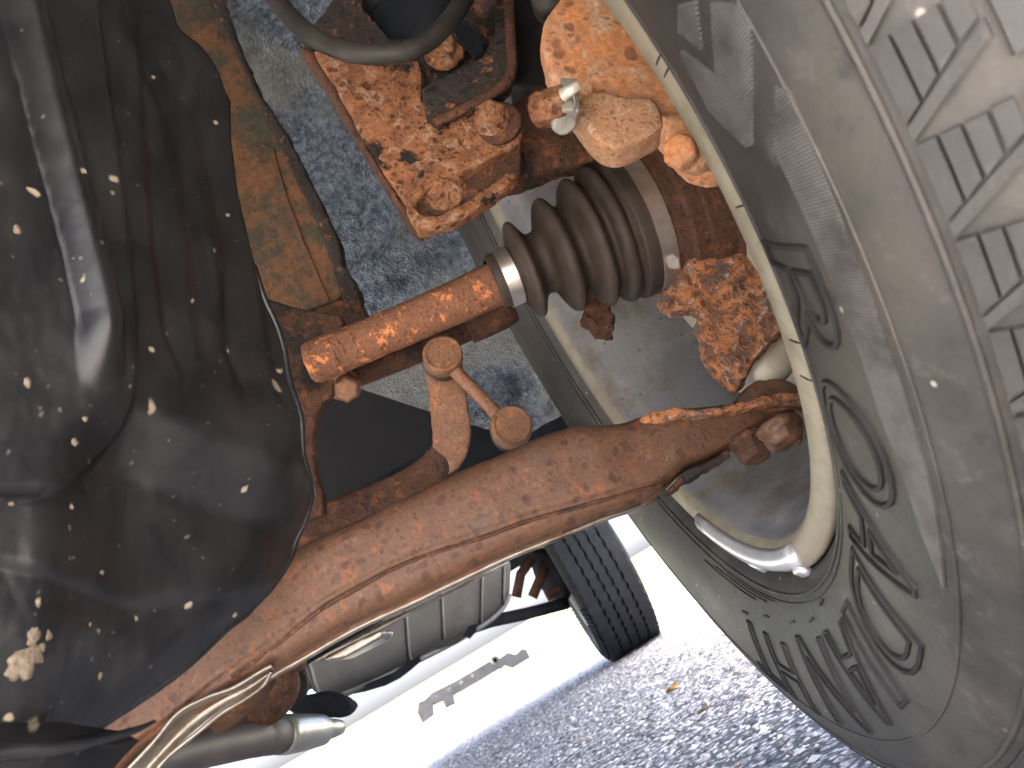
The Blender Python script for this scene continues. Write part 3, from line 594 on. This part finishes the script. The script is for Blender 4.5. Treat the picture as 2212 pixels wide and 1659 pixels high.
# ================================================================== STABILISER LINK + BAR
lk = thing('stabilizer_link', 'brown stabilizer link with two round capped ends', 'link', onY(1105, 990, .03))
al = unit(-unit(ray(1030, 850)) + .42*UP)
def cap(c, r):
    return revolve([(-.004, r*.97), (-.003, r), (.0050, r), (.0064, r*.965), (.0070, r*.90), (.0068, r*.80), (.0062, r*.76), (.0061, .0001)], c, al, 56)
c1, c2 = onY(957, 772, .02), onY(1104, 925, .022)
for c_, r_ in ((c1, .0124), (c2, .0126)):
    e = obj('end_cap', cap(c_, r_), 'rust_link', lk, True, angle=40); relief(e, ((.006, .0005),))
    obj('ball_boot', revolve([(-.0035, r_*.96), (-.005, r_*.90), (-.0068, r_*.97), (-.0082, r_*.88), (-.0100, r_*.95), (-.012, r_*.84), (-.016, r_*.7), (-.020, r_*.5)], c_-al*.0002, al, 40), 'boot', lk)
o = obj('rod', tube([c1+(c2-c1)*t-al*.001 for t in np.linspace(.10, .90, 8)], [.0052, .0044, .0041, .0040, .0040, .0041, .0043, .0048], 18), 'rust_link', lk); relief(o, ((.008, .0006),), 1)
bar = thing('stabilizer_bar', 'flattened rusty stabilizer bar end curving left behind the control arm', 'bar', onY(980, 1010, .06))
def flatbar(P, wd, tk, n=16):
    P = np.asarray(P); T = np.gradient(P, axis=0); rs = []; th = np.linspace(0, 2*np.pi, n, endpoint=False); q = .5
    for p, t, a_, b_ in zip(P, T, wd, tk):
        t = unit(t); u = unit(np.cross(t, (0, 1, 0))); v = np.cross(u, t)
        rs.append(p+(np.sign(np.cos(th))*abs(np.cos(th))**q)[:, None]*u*a_+(np.sign(np.sin(th))*abs(np.sin(th))**q)[:, None]*v*b_)
    return rings(rs)
bpx = [(960, 800, .045), (968, 850, .046), (973, 905, .048), (976, 950, .05), (965, 985, .055), (935, 1018, .06), (890, 1048, .065), (830, 1075, .07), (760, 1102, .075), (690, 1130, .08), (600, 1165, .085)]
pth = spline([onY(*b) for b in bpx], 6); kk = np.linspace(0, 1, len(pth))
o = obj('bar', flatbar(pth, np.interp(kk, [0, .25, .4, .6, 1], [.0118, .0118, .0112, .0105, .0105]), np.interp(kk, [0, .3, .5, 1], [.005, .006, .0095, .0105])), 'rust_dark', bar); relief(o, ((.01, .0016), (.004, .0008)), 1)
o = obj('eye_tab', flatbar(spline([onY(*b) for b in ((958, 790, .040), (966, 845, .041), (972, 900, .042), (976, 945, .044), (966, 982, .049), (940, 1012, .054))], 6), np.interp(np.linspace(0, 1, 31), [0, .6, .8, 1], [.0122, .0122, .0112, .0085]), np.interp(np.linspace(0, 1, 31), [0, .7, 1], [.0030, .003, .0012])), 'rust_link', bar); relief(o, ((.01, .0010),), 1)

# ================================================================== LOWER CONTROL ARM
arm = thing('lower_control_arm', 'long rusty lower control arm reaching from the black shield to the wheel', 'control arm', onY(1100, 1150, -.03))
def Ya(x): return np.interp(x, [200, 500, 900, 1300, 1600, 1750], [-.070, -.068, -.055, -.04, -.02, -.005])
top = np.array([(150, 1640), (215, 1548), (310, 1462), (400, 1375), (490, 1285), (590, 1215), (680, 1172), (800, 1120), (900, 1068), (1000, 1020), (1100, 978), (1180, 942), (1240, 925), (1290, 922), (1340, 918), (1400, 902), (1480, 890), (1560, 880), (1640, 868), (1700, 855), (1760, 846)], float)
seam = np.array([(230, 1705), (310, 1612), (410, 1535), (500, 1462), (600, 1390), (690, 1318), (750, 1282), (850, 1228), (950, 1190), (1050, 1158), (1130, 1128), (1200, 1108), (1280, 1086), (1360, 1062), (1430, 1048), (1480, 1016), (1530, 998), (1590, 968), (1650, 930), (1705, 905), (1765, 892)], float)
bot = np.array([(240, 1712), (325, 1625), (430, 1555), (530, 1490), (640, 1428), (720, 1382), (790, 1345), (890, 1300), (990, 1252), (1090, 1205), (1170, 1172), (1240, 1144), (1310, 1116), (1370, 1096), (1420, 1072)], float)
def pts(L, dy=0): return [onY(x, y, Ya(x)+dy) for x, y in L]
def arm_loft(k=5):
    T = spline(top, k); Sm = spline(seam, k); bb = np.vstack([bot, seam[15:]+np.array([0, 3.])]); Bo = spline(bb, k); rs = []
    ss = np.concatenate([np.linspace(0, 1, 46)])
    for t, sm, b in zip(T, Sm, Bo):
        xm = (t[0]+b[0])/2; Y0 = Ya(xm); tt, bo, se = onY(*t, Y0+.019), onY(*b, Y0+.016), onY(*sm, Y0+.016)
        L = np.linalg.norm(bo-tt); s0 = np.clip(np.dot(se-tt, bo-tt)/L**2, .2, .985); fl = 1. if s0 < .95 else 0.
        front = []; back = []
        for q in ss:
            d = .019*(1-abs(2*q-1)**5)**.5
            d -= fl*.0014*math.exp(-((q-s0)*L/.0012)**2) + fl*.0012*sst((q-s0)*L/.003+.5)
            front.append(tt+(bo-tt)*q-np.array([0, d, 0]))
        for q in ss[::-5]: back.append(tt+(bo-tt)*q+np.array([0, .018*(1-abs(2*q-1)**5)**.5+.0005, 0]))
        rs.append(np.array(front+back))
    return rings(rs)
sst = lambda t: np.clip(t, 0, 1)**2*(3-2*np.clip(t, 0, 1))
o = obj('arm_shell', arm_loft(), 'rust_arm', arm); relief(o, ((.05, .003), (.006, .0005)))
o = obj('weld_seam', tube(spline([onY(x, y+1, Ya(x)-.0006) for x, y in seam[3:15]], 6), .0012, 10), 'rust_dark', arm); relief(o, ((.006, .0010),), 1)
o = obj('edge_strip', tube(spline([onY(x, y+2, Ya(x)+.016) for x, y in bot[2:]], 6), .0018, 10), 'brightsteel', arm)
# outer end: ball joint plate, lip, bolts
o = obj('end_lip', pslab([(1375, 912), (1385, 900), (1415, 884), (1445, 878), (1500, 884), (1580, 872), (1660, 852), (1745, 842), (1745, 862), (1660, 872), (1570, 890), (1480, 902), (1420, 915)], -.034, .03), 'rust_knuckle', arm); rough(o, .0015, 2, ((.01, .003), (.004, .0012)))
o = obj('torn_lip', pslab([(1440, 1062), (1480, 1016), (1530, 996), (1575, 968), (1580, 980), (1555, 1000), (1525, 1012), (1510, 1026), (1480, 1040), (1460, 1058)], -.030, .02), 'rust_dark', arm); rough(o, .0013, 2, ((.006, .003),))
o = obj('ball_joint', merge(pslab([(1585, 868), (1600, 845), (1625, 826), (1660, 814), (1700, 818), (1740, 838), (1770, 860), (1765, 900), (1700, 880), (1620, 880)], -.012, .04)), 'rust_arm', arm); rough(o, .0018, 8, ((.012, .002), (.004, .001)))
for (x, y, Y, r_, h_, m_) in ((1684, 925, -.040, .0108, .010, 'rust_arm'), (1617, 952, -.020, .0100, .012, 'rust_dark')):
    axb = unit(np.array([-.25, -.30, -1])); c_ = onY(x, y, Y)
    o = obj('bolt', merge(disc(c_-axb*.002, axb, r_*1.12, .004), hexhead(c_, axb, r_, h_)), m_, arm, True, angle=35); rough(o, .0009, 2, ((.006, .0015),))
obj('ball_stud_boot', tube([onY(1625, 835, .0), onY(1680, 760, .01), onY(1720, 700, .02)], [.012, .0145, .012], 24), 'rotor', arm)
o = obj('bush_plate', pslab([(700, 1418), (795, 1370), (830, 1358), (824, 1380), (735, 1425), (700, 1428)], -.03, .03), 'brightsteel', arm); rough(o, .0014, 3, ((.02, .001),))

# ================================================================== SUBFRAME BRACKET + FLANGE AT THE SHIELD
sbk = thing('subframe_bracket', 'thin curved brown bracket edge behind the black shield with one bolt', 'bracket', onY(690, 1080, -.03))
o = obj('plate', pslab([(560, 640), (660, 668), (735, 676), (750, 720), (730, 770), (720, 850), (700, 862), (684, 895), (676, 940), (680, 1010), (698, 1075), (700, 1110), (650, 1130), (620, 1000), (600, 900), (590, 780), (560, 700)], .03, .012), 'rust_dark', sbk); rough(o, .0016, 3, ((.012, .002), (.004, .0008)))
o = obj('bolt', merge(hexhead(onY(752, 836, .03), unit((-.1, -1, -.5)), .0088, .012), disc(onY(742, 830, .036), unit((-.1, -1, -.5)), .0105, .004)), 'rust_link', sbk, True, angle=35); rough(o, .0008, 2, ((.006, .001),))
flg = thing('subframe_flange', 'curled bright edged steel flange under the inner end of the arm', 'flange', onY(480, 1560, -.07))
L1 = [(240, 1700, -.078), (330, 1605, -.077), (385, 1540, -.076), (450, 1505, -.075), (505, 1485, -.074), (560, 1452, -.072), (588, 1438, -.070)]
L2 = [(300, 1710, -.070), (360, 1638, -.068), (430, 1580, -.066), (480, 1540, -.065), (530, 1510, -.064), (570, 1480, -.063), (586, 1450, -.066)]
P1 = spline([onY(*p) for p in L1], 8); P2 = spline([onY(*p) for p in L2], 8); rs = []
for a_, b_ in zip(P1, P2):
    m_ = (a_+b_)/2; n_ = np.array([0, .010*min(1, np.linalg.norm(a_-b_)/.01), .002])
    rs.append(np.array([a_, a_*.8+b_*.2+n_*.6, m_+n_, a_*.2+b_*.8+n_*.6, b_, b_+np.array([0, .0018, 0]), m_+n_+np.array([0, .002, 0]), a_+np.array([0, .0018, 0])]))
obj('curl', rings(rs), 'brightsteel', flg)
obj('rolled_edge', tube(P1, .0011, 8), 'brightsteel', flg); obj('rolled_edge', tube(P2, .0011, 8), 'brightsteel', flg)
o = obj('inner_bush', tube([onY(440, 1545, -.045), onY(520, 1480, -.04), onY(560, 1440, -.035)], [.012, .014, .012], 20), 'rust_dark', flg)

# ================================================================== SPLASH SHIELD
shd = thing('splash_shield', 'glossy black plastic splash shield with mud specks beside the suspension', 'shield', (-.26, -.2, .2))
Q1, Q2, Q3 = onY(690, 1080, -.105), onY(420, 60, -.140), onY(120, 1540, -.205)
PN = unit(np.cross(Q2-Q1, Q3-Q1)); PN = PN if np.dot(PN, CAM-Q1) > 0 else -PN
ex = np.array([(-80, 340), (0, 365), (60, 386), (97, 434), (150, 468), (197, 488), (217, 500), (300, 503), (417, 521), (553, 554), (636, 584), (693, 611), (753, 628), (853, 640), (920, 652), (986, 668), (1050, 686), (1106, 693), (1173, 684), (1233, 648), (1296, 598), (1333, 549), (1426, 466), (1459, 434), (1563, 318), (1575, 270)], float)
sst = lambda t: np.clip(t, 0, 1)**2*(3-2*np.clip(t, 0, 1))
def shield_h(u, v):
    ov = np.interp(v, [-80, 0, 200, 330, 636, 720, 853, 936, 1020, 1060, 1083], [190, 205, 228, 250, 283, 290, 286, 266, 198, 130, 40])
    h = .0075*sst((ov-u)/26) if v < 1083 else 0.
    h *= sst((1085-v)/22) if u < 120 else 1
    xs = np.interp(v, [-80, 33, 553, 703, 786, 900], [-12, 20, 152, 184, 188, 190]); f = sst((880-v)/160)
    h += f*.0095*max(0, 1-((u-xs)/46)**2)**1.0
    h -= f*.0012*math.exp(-((u-xs-4)/5)**2)
    for L, st_, wd in (([(0, 267), (117, 300), (287, 370), (520, 410), (760, 430)], .003, 14), ([(120, 300), (300, 312), (553, 327), (720, 352), (810, 390)], .004, 12), ([(250, 425), (553, 478), (753, 494), (830, 515)], .0065, 16), ([(500, 545), (753, 590), (830, 602)], .004, 12), ([(180, 415), (417, 455), (600, 470)], -.003, 14)):
        vs = [p[0] for p in L]; x = np.interp(v, vs, [p[1] for p in L]); fade = sst((v-vs[0]+120)/120)*sst((vs[-1]+90-v)/120)
        h -= .6*fade*st_*sst((u-x+wd)/(2*wd))*math.exp(-max(0, u-x)/170)
    lb = np.interp(u, [-80, 285, 690], [1000, 935, 1085]); d = v-lb
    k = sst((u-60)/300)
    soft = lambda d, r: 0 if d < -r else ((d+r)**2/(4*r) if d < r else d)
    h -= k*.0160*sst((d+75)/150)
    lb2 = np.interp(u, [-80, 0, 350, 690], [1195, 1213, 1285, 1250]); h -= .000040*soft(v-lb2, 18)*k*.2+.0022*sst((v-lb2+14)/28)
    h -= .00007*soft(v-1385-.04*u, 60)
    xr = np.interp(v, ex[:, 0], ex[:, 1]); h -= .00010*soft(u-xr+70, 50)*sst((v-880)/160)
    h += .0012*noise.noise((u*.009, v*.004, 3))+.0002*noise.noise((u*.04, v*.02, 9))
    return h
vs_ = np.arange(-80, 1570, 9.); nu = 110; V = []; Fc = []
for v in vs_:
    xr = np.interp(v, ex[:, 0], ex[:, 1])
    xr += 34*sst((v-960)/110)*sst((1580-v)/220)
    for i in range(nu+1):
        u = -330 + (xr+330)*(i/nu)**.85
        V.append(onP(u, v, Q1, PN)+PN*shield_h(u, v))
n_ = nu+1; Fc = [(j*n_+i, j*n_+i+1, (j+1)*n_+i+1, (j+1)*n_+i) for j in range(len(vs_)-1) for i in range(nu)]
V = np.array(V); pan = obj('panel', (V, Fc), 'plastic', shd)
m = pan.modifiers.new('t', 'SOLIDIFY'); m.thickness = .0025; m.offset = 0; BAKE.append(pan)
edge = [V[j*n_+nu] for j in range(len(vs_)) if vs_[j] > 560]
obj('edge_bead', tube(edge[::3], .0020, 10), 'plastic', shd)
M['mud'] = rust('dried_mud', (.15, .118, .08), (.18, .14, .10), (.1, .08, .055), (.22, .18, .13), 90, .5, .6, .7, .8, .6, 300, .2, .0008, 91)
def mudblob(u, v, r, sq=1.):
    c = onP(u, v, Q1, PN)+PN*(shield_h(u, v)+.0010); e1 = unit(onP(u+5, v, Q1, PN)-onP(u, v, Q1, PN)); e2 = np.cross(PN, e1); r = r*.00016
    th = np.linspace(0, 2*np.pi, 22, endpoint=False); w = np.array([1+.45*noise.noise((math.cos(t)*1.7+u, math.sin(t)*1.7+v, 1.))+.25*noise.noise((math.cos(t)*5+u, math.sin(t)*5, v)) for t in th])
    ring = lambda f, h: c+(np.cos(th)*w*r*f)[:, None]*e1+(np.sin(th)*w*r*f*sq)[:, None]*e2+PN*h
    return rings([ring(1, -.0016), ring(.96, .0002), ring(.6, .0008), ring(.05, .0010)])
for u, v, r, q in ((66, 1412, 34, 1.1), (52, 1436, 20, 1.), (80, 1368, 15, 1.4), (104, 1392, 9, 1.), (118, 1368, 8, 1.5), (31, 842, 8, 1.6), (8, 518, 9, 1.3), (215, 438, 6, 1.), (156, 920, 7, 1.), (134, 968, 9, 1.1), (210, 996, 7, 1.2), (102, 1068, 8, .8), (20, 1090, 6, 1.), (165, 1090, 6, 1.4), (258, 1222, 8, .7), (88, 1298, 7, 1.5), (237, 1335, 5, 1.), (358, 1315, 5, 1.2), (288, 1438, 6, 1.6)):
    obj('mud_splash', mudblob(u, v, r, q), 'mud', shd)
obj('lower_tier', slab([onP(x, y, Q1-PN*.012, PN) for x, y in ((-300, 1530), (0, 1562), (140, 1560), (265, 1580), (300, 1600), (262, 1640), (200, 1720), (-300, 1760))], -PN*.004), 'plastic', shd)
obj('tier_fold', tube(spline([onP(x, y, Q1-PN*.006, PN) for x, y in ((-300, 1690), (0, 1626), (120, 1618), (200, 1602), (290, 1578), (335, 1558))], 6), np.linspace(.0034, .0006, 31), 10), 'plastic', shd)

# ================================================================== FURTHER BACK UNDER THE CAR
pp = thing('exhaust_pipe', 'dark pipe ending in a tapered bare steel sleeve', 'pipe', onY(560, 1640, .35))
Yp = lambda x: np.interp(x, [250, 740], [.10, .42])
pl = lambda L: [onY(x, y, Yp(x)) for x, y in L]
sc_p = lambda x: (Yp(x)+.465)/FO
obj('tube', tube(pl([(240, 1672), (330, 1646), (440, 1618), (540, 1598), (560, 1594), (566, 1593), (572, 1592), (604, 1588)]), [40*sc_p(240), 38*sc_p(330), 37*sc_p(440), 35*sc_p(540), 36*sc_p(560), 32*sc_p(566), 36*sc_p(572), 36*sc_p(604)], 32), 'pipe', pp)
obj('sleeve', tube(pl([(604, 1588), (620, 1586), (670, 1580), (694, 1577), (700, 1576), (722, 1573), (736, 1571), (742, 1570)]), [38*sc_p(604), 39*sc_p(620), 34*sc_p(670), 30*sc_p(694), 22*sc_p(700), 18*sc_p(722), 14*sc_p(736), 3*sc_p(742)], 32), 'sleeve', pp)
hang = thing('hanger_bracket', 'brown curved exhaust hanger below the control arm', 'hanger', onY(540, 1530, .3))
o = obj('loop', tube(spline([onY(x, y, .30) for x, y in ((600, 1440), (618, 1470), (610, 1505), (580, 1535), (540, 1552), (500, 1556))], 6), .012, 16), 'rust_dark', hang); relief(o, ((.01, .002),), 1)
o = obj('tab', pslab([(590, 1440), (625, 1420), (650, 1425), (650, 1445), (615, 1462), (596, 1458)], .29, .02), 'rust_dark', hang); rough(o, .002, 2, ((.01, .002),))
o = obj('rubber_mount', pslab([(632, 1508), (690, 1494), (730, 1500), (752, 1512), (764, 1530), (750, 1550), (690, 1552), (640, 1548), (616, 1532)], .42, .03), 'chassis', hang); rough(o, .003, 4, ((.02, .004),))
for k in range(2): obj('bush_ring', tube(spline([onY(x+k*16, y, .34) for x, y in ((620, 1450), (640, 1470), (638, 1495), (618, 1510))], 5), .0045, 12), 'blackrub', hang)

mf = thing('muffler', 'long grey muffler with raised bands below the control arm', 'muffler', onY(880, 1400, 1.5))
def Ym(x): return np.interp(x, [650, 1105], [1.15, 1.75])
mt_ = np.array([(655, 1390), (690, 1378), (780, 1330), (880, 1282), (980, 1240), (1060, 1210), (1090, 1205), (1102, 1215)], float); mb_ = np.array([(690, 1495), (715, 1502), (800, 1470), (890, 1428), (985, 1380), (1055, 1338), (1088, 1305), (1100, 1280)], float)
stn = [(onY(*t, Ym(t[0])), onY(*b, Ym(t[0])), .05) for t, b in zip(spline(mt_, 4), spline(mb_, 4))]
obj('casing', sweep_loft(stn, 28, .55), 'tank', mf)
for i in (2, 12, 15, 19, 24):
    t, b, d = stn[i]; t2, b2, _ = stn[i+1]; e = (t-b)*.04; w_ = unit(t2-t)*.008
    obj('band', sweep_loft([(t+e, b-e, .054), (t+e+w_, b-e+w_, .054)], 28, .55), 'band', mf)
o = obj('heat_strip', sweep_loft([(onY(x, y, .85), onY(x-4, y+hh, .85), .004) for x, y, hh in ((668, 1412, 22), (700, 1402, 26), (760, 1374, 26), (820, 1346, 22), (900, 1312, 10), (1000, 1262, 8), (1100, 1212, 8))], 12, .7), 'brightsteel', mf)
obj('bottom_lip', tube(spline([onY(x, y+4, Ym(x)-.02) for x, y in mb_[1:]], 5), .0075, 10), 'band', mf)
for L, m_ in (([(850, 1452), (880, 1430), (905, 1418), (908, 1428), (888, 1446), (862, 1466), (830, 1482), (790, 1494), (760, 1500), (730, 1514), (700, 1512), (716, 1500), (780, 1482)], 'chassis'), ([(905, 1412), (960, 1380), (985, 1372), (1000, 1362), (1006, 1376), (985, 1392), (950, 1402)], 'tank'), ([(1000, 1372), (1012, 1352), (1032, 1346), (1028, 1364), (1014, 1380)], 'chassis')):
    obj('heat_shield_tab', pslab(L, 1.30, .015), m_, mf, False)
rx = thing('rear_axle', 'dark rear axle beam and arms beside the rear tyre', 'axle', (-.4, 2.5, .30))
obj('beam', tube([onY(1000, 1362, 2.3), onY(1060, 1342, 2.32), onY(1140, 1325, 2.35), onY(1225, 1303, 2.4)], .020, 18), 'chassis', rx)
for L in ([(1150, 1290), (1165, 1255), (1180, 1215)], [(1115, 1290), (1125, 1240), (1150, 1205)], [(1180, 1290), (1215, 1270), (1240, 1225)]): obj('arm', tube([onY(x, y, 2.45) for x, y in L], .018, 14), 'rust_dark', rx)
obj('backing_plate', disc(onY(1195, 1240, 2.5), (-1, -.4, 0), .10, .03), 'chassis', rx)
hb = thing('tow_hitch', 'grey tow hitch bar with notched end brackets', 'tow hitch', onY(1020, 1500, 3.5))
Yh = 3.2
HZ = lambda L: [(438.9+x*.581, 1106+y*.581) for x, y in L]
obj('bar', pslab(HZ([(822, 700), (850, 672), (930, 632), (1000, 592), (1062, 555), (1090, 545), (1108, 556), (1100, 585), (1040, 622), (960, 668), (900, 700), (850, 722)]), Yh, .05), 'hitch', hb, False)
obj('end_bracket', pslab(HZ([(795, 745), (800, 708), (850, 690), (930, 680), (936, 716), (902, 730), (890, 702), (852, 708), (858, 756), (815, 788)]), Yh-.02, .05), 'hitch', hb, False)
obj('end_bracket', pslab(HZ([(1096, 548), (1132, 522), (1160, 530), (1185, 508), (1202, 512), (1216, 542), (1150, 582), (1120, 572), (1104, 590)]), Yh-.02, .05), 'hitch', hb, False)
for x, y in HZ([(872, 690), (918, 662), (962, 636), (1004, 612)]): obj('bolt', hexhead(onY(x, y, Yh), (0, -1, 0), .010, .010), 'sleeve', hb, False)
obj('bolt_eye', disc(onY(*HZ([(1085, 551)])[0], Yh-.005), (0, -1, 0), .020, .012), 'sleeve', hb)
obj('bolt_hole', disc(onY(*HZ([(1085, 551)])[0], Yh-.017), (0, -1, 0), .009, .003), 'chassis', hb)
# litter on the asphalt
for (x, y, s, m_, lab) in ((1452, 1486, .012, 'leaf', 'small yellow dry leaf lying on the asphalt'),):
    c_ = onZ(x, y, .006); q = [c_+np.array([math.cos(a)*s*(1+.4*math.sin(3*a)), math.sin(a)*s*.5, .004*math.sin(2*a)]) for a in np.linspace(0, 2*math.pi, 10, endpoint=False)]
    tag(obj('leaf', slab(q, (0, 0, .0012)), m_), lab, 'leaf')
for (x, y, x2, y2, lab) in ((1508, 1540, 1535, 1524, 'short brown twig on the asphalt beside the front tyre'), (1064, 1632, 1082, 1620, 'dark splinter of wood on the asphalt away from the tyres')):
    tag(obj('twig', tube([onZ(x, y, .006), onZ((x+x2)/2, (y+y2)/2, .009), onZ(x2, y2, .006)], .0022, 8), 'twig'), lab, 'twig', 'twigs on the asphalt')

# ------------------------------------------------------------------ turn the relief modifiers into plain meshes
bpy.context.view_layer.update(); dg = bpy.context.evaluated_depsgraph_get(); new = []
for o in BAKE: new.append((o, bpy.data.meshes.new_from_object(o.evaluated_get(dg))))
for o, me in new:
    o.modifiers.clear(); old = o.data; nm = old.name; o.data = me; me.shade_smooth(); bpy.data.meshes.remove(old); me.name = nm
